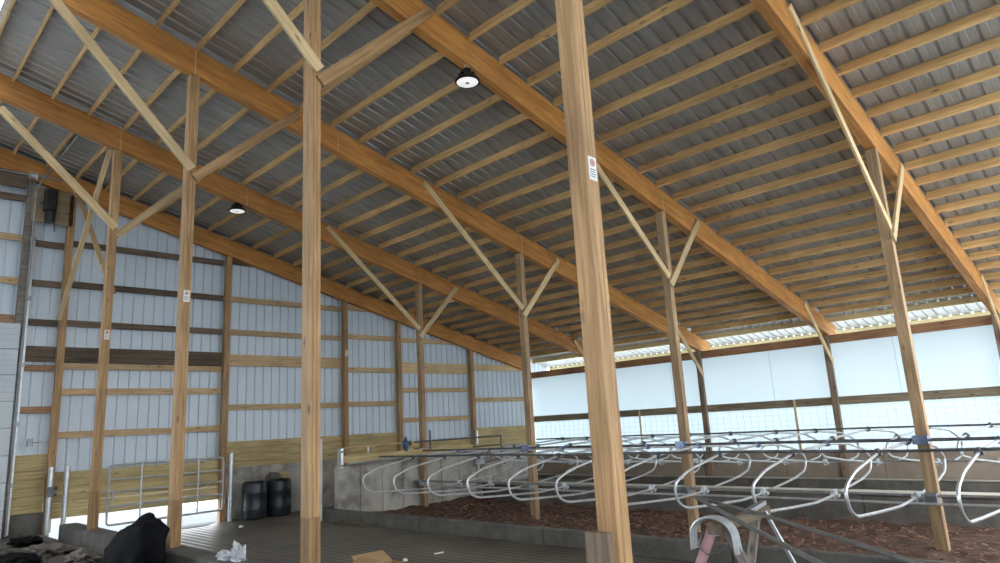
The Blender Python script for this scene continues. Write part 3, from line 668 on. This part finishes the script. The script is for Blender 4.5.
blob('pebble', (6.9, 15.2, .012), (.05, .05, .03), M['paper'], 'small white lump on the alley floor in front of the drums', 'lump', 4, .2)
b = MB(); b.tube([(8.2, 13.5, .02), (8.22, 13.2, .10), (8.18, 12.9, .02), (8.25, 12.6, .07), (8.2, 12.3, .02)], .02, 7)
tag(b.build('hose_end', M['hose'], org=(8.2, 13.5, 0), smooth=True), 'short curled brown hose end lying at the foot of the stall kerb', 'hose')
blob('film_scrap', (8.95, 4.95, .02), (.09, .12, .05), M['whitefilm'], 'small white scrap on the bedding behind the sawhorse', 'scrap', 14, .5, 2.5)
blob('film_scrap', (12.35, 13.2, .98), (.12, .05, .10), M['whitefilm'], 'white film scrap caught on the pipes at the cross wall', 'scrap', 19, .6, 2.5)

# ------------------------------------------------------------------ sawhorse with bent pipes, right foreground
root = thing('sawhorse', (5.3, 2.68, 0), 'sawhorse with a faded pink leg and loops of pipe laid over it', 'sawhorse')
timber('top_beam', (4.88, 2.70, 1.04), (5.85, 2.70, 1.06), .07, .08, M['dark'], (0, 0, 1), root)
for x, y1, mm in ((4.98, 3.28, 'pink'), (5.02, 2.16, 'grey_wood'), (5.72, 3.0, 'grey_wood'), (5.75, 2.16, 'galv_old')):
    o = timber('leg', (x, 2.70 + (.03 if y1 > 2.7 else -.03), 1.06), (x, y1, 0), .025 if x > 5.74 else .04, .03 if x > 5.74 else .07, M[mm], (0, 1, 0), root)
    if mm == 'pink': o['label'] = 'faded pink leg'
b = MB(); b.box((4.92, 2.655, .985), (5.10, 2.745, 1.0)); b.build('steel_plate', M['galv_old'], root)
b = MB(); b.bar((5.4, 2.66, 1.10), (5.85, 2.72, 1.12), .05, .035); b.build('steel_bracket', M['galv_old'], root)
b = MB(); b.tube([(4.95, 2.82, 1.0), (4.94, 2.86, .9), (4.95, 2.80, .84), (4.97, 2.70, .86), (4.98, 2.62, .93)], .006, 6); b.build('tie_wire', M['darksteel'], root, smooth=True)
for k, lb in enumerate(['nearest of three bent galvanised bows hooked over the sawhorse end', 'middle of three bent galvanised bows hooked over the sawhorse end', 'farthest of three bent galvanised bows hooked over the sawhorse end']):
    x = 4.93 + k * .042; pts = [(x, 2.915, .87)]
    for q in range(17):
        a = math.pi * q / 16; pts.append((x, 2.735 + .175 * math.cos(a), .97 + .145 * math.sin(a)))
    pts.append((x, 2.55, .86))
    o = MB().tube(pts, .011, 8).build('pipe_bow', M['galv'], org=(x, 2.75, 1.1), smooth=True); tag(o, lb, 'pipe', 'bent pipe bows')
b = MB(); lp = fillet([(5.80, 3.36, 1.16), (5.55, 3.06, 1.155), (5.0, 2.36, 1.15), (4.27, 1.56, 1.15), (3.72, .95, 1.14), (3.42, .55, 1.13), (3.15, .62, 1.13), (3.2, 1.05, 1.14), (3.6, 1.45, 1.15), (4.52, 2.27, 1.16), (5.5, 3.12, 1.165)], .2, 5, True)
tag(b.tube(lp, .0145, 10, True).build('spare_stall_loop', M['galv_old'], org=(5.8, 3.36, 1.16), smooth=True), 'spare bent pipe loop lying flat across the sawhorse', 'stall loop')

# ------------------------------------------------------------------ hanging lamps
def highbay(x, y, z, label):
    root = thing('high_bay_lamp', (x, y, raft_bot(x)), label, 'lamp', 'hanging high bay lamps')
    b = MB(); b.lathe([(.05, .20), (.06, .19), (.07, .10), (.10, .085), (.155, .05), (.175, .02), (.175, 0), (.15, -.004)][::-1], (x, y, z), 32); hs_ = b.build('housing', M['blackpaint'], root, smooth=True)
    b = MB()
    for k in range(10):
        a = k * math.pi / 5; d = Vector((math.cos(a), math.sin(a), 0)); b.bar(Vector((x, y, z + .10)) + d * .05, Vector((x, y, z + .10)) + d * .12, .006, .07)
    b.build('cooling_fins', M['blackpaint'], hs_)
    b = MB(); b.lathe([(.005, -.016), (.045, -.014), (.135, -.010), (.15, -.004), (.15, .002)], (x, y, z), 32); ln_ = b.build('lens', M['lens'], root, smooth=True)
    b = MB(); b.lathe([(.02, -.022), (.03, -.014)], (x, y, z), 16); b.build('sensor_cap', M['galv_old'], ln_, smooth=True)
    b = MB(); b.tube([(x + .03 * math.cos(t), y, z + .24 + .04 * math.sin(t)) for t in [k * .628 for k in range(10)]], .006, 6, True); b.tube([(x, y, z + .27), (x, y, raft_bot(x))], .008, 6); b.build('hook', M['galv'], root, smooth=True)
    b = MB(); b.tube([(x + .02, y, z + .2), (x + .05, y - .03, z + .27), (x + .03, y - .08, raft_bot(x) + .05), (x, y - .085, raft_top(x))], .006, 6); b.build('cable', M['tan'], root, smooth=True)
highbay(5.93, 6.24, 6.60, 'nearer round lamp hanging from the second rafter at top centre')
highbay(5.93, 13.62, 6.70, 'smaller round lamp hanging from the fourth rafter, farther left')

# ------------------------------------------------------------------ overhead door, track and opener at the left edge
b = MB(); y = YW - .12; z = .25
while z < 4.38:
    b.box((-1.0, y, z + .003), (2.79, y + .05, z + .525), .008)
    for q in range(4): b.box((-.98, y - .008, z + .06 + q * .12), (2.77, y + .001, z + .10 + q * .12), .003)
    z += .53
b.box((-1.0, YW - .065, .25), (2.78, YW - .055, 4.5))
struct(b.build('door_1', M['doorsteel']))
struct(MB().box((2.71, YW - .04, .25), (2.84, YW + .1, raft_bot(2.8)), .005).build('trim_6', M['grey_wood']))
root = thing('door_track', (2.86, YW - .1, .25), 'tall galvanised door track with a curved top at the left edge', 'track')
yy = YW - .08
MB().tube(fillet([(2.86, yy, .28), (2.86, yy, 7.55), (2.98, yy - .75, 7.75), (3.10, 14.5, 8.02)],   .6, 6), .022, 8).build('rail', M['galv_old'], root, smooth=True)
b = MB(); b.box((2.85, yy + .02, .3), (2.915, yy + .05, 7.4)); b.build('angle', M['galv'], root)
for z in (1.2, 2.4, 3.6, 5.0, 6.3, 7.3): b = MB(); b.box((2.83, yy - .015, z), (2.93, yy + .10, z + .09)); b.build('bracket', M['galv_old'], root)
root = thing('torsion_shaft', (2.4, YW - .14, 7.62), 'horizontal door shaft with cable drum high above the door track', 'shaft')
MB().tube([(-.9, YW - .20, 7.70), (3.3, YW - .20, 7.72)], .022, 8).build('shaft', M['galv_old'], root, smooth=True)
b = MB(); b.lathe([(.05, -.08), (.09, -.06), (.07, -.02), (.07, .04), (.10, .07)], (2.75, YW - .20, 7.71), 16, Vector((1, 0, 0))); b.build('cable_drum', M['galv'], root, smooth=True)
tag(timber('lintel_board', (-1.2, YW - .105, 7.60), (2.66, YW - .105, 7.60), .05, .36, M['dark']), 'dark board behind the door shaft at the far left', 'board')
root = thing('door_opener', (3.12, YW - .10, 6.72), 'black door opener motor mounted on a plywood panel high at left', 'motor')
MB().box((2.80, YW - .075, 6.74), (3.58, YW - .05, 7.52), .003).build('plywood_panel', M['plywood'], root)
b = MB(); b.box((2.99, YW - .30, 6.98), (3.22, YW - .08, 7.44), .03); b.build('housing', M['blackpaint'], root)
b = MB(); b.lathe([(.09, 0), (.10, .02), (.10, .24), (.06, .27)], (3.12, YW - .20, 6.72), 16); b.build('motor', M['blackpaint'], root, smooth=True)
b = MB(); b.tube([(3.2, YW - .20, 6.78), (3.22, YW - .20, 6.52)], .012, 6); b.build('chain', M['darksteel'], root, smooth=True)
MB().tube([(3.02, YW - .22, 7.2), (2.90, YW - .22, 7.1)], .02, 6).build('release_arm', M['darksteel'], root, smooth=True)
b = MB(); b.box((3.1, YW - .03, 1.98), (3.2, YW + .02, 2.14), .01); b.tube([(3.2, YW - .0, 2.06), (3.49, YW - .0, 2.08)], .012, 6)
tag(b.build('switch_box', M['galv_old'], org=(3.15, YW, 2.0)), 'small grey switch box on the wall left of the gate', 'switch')
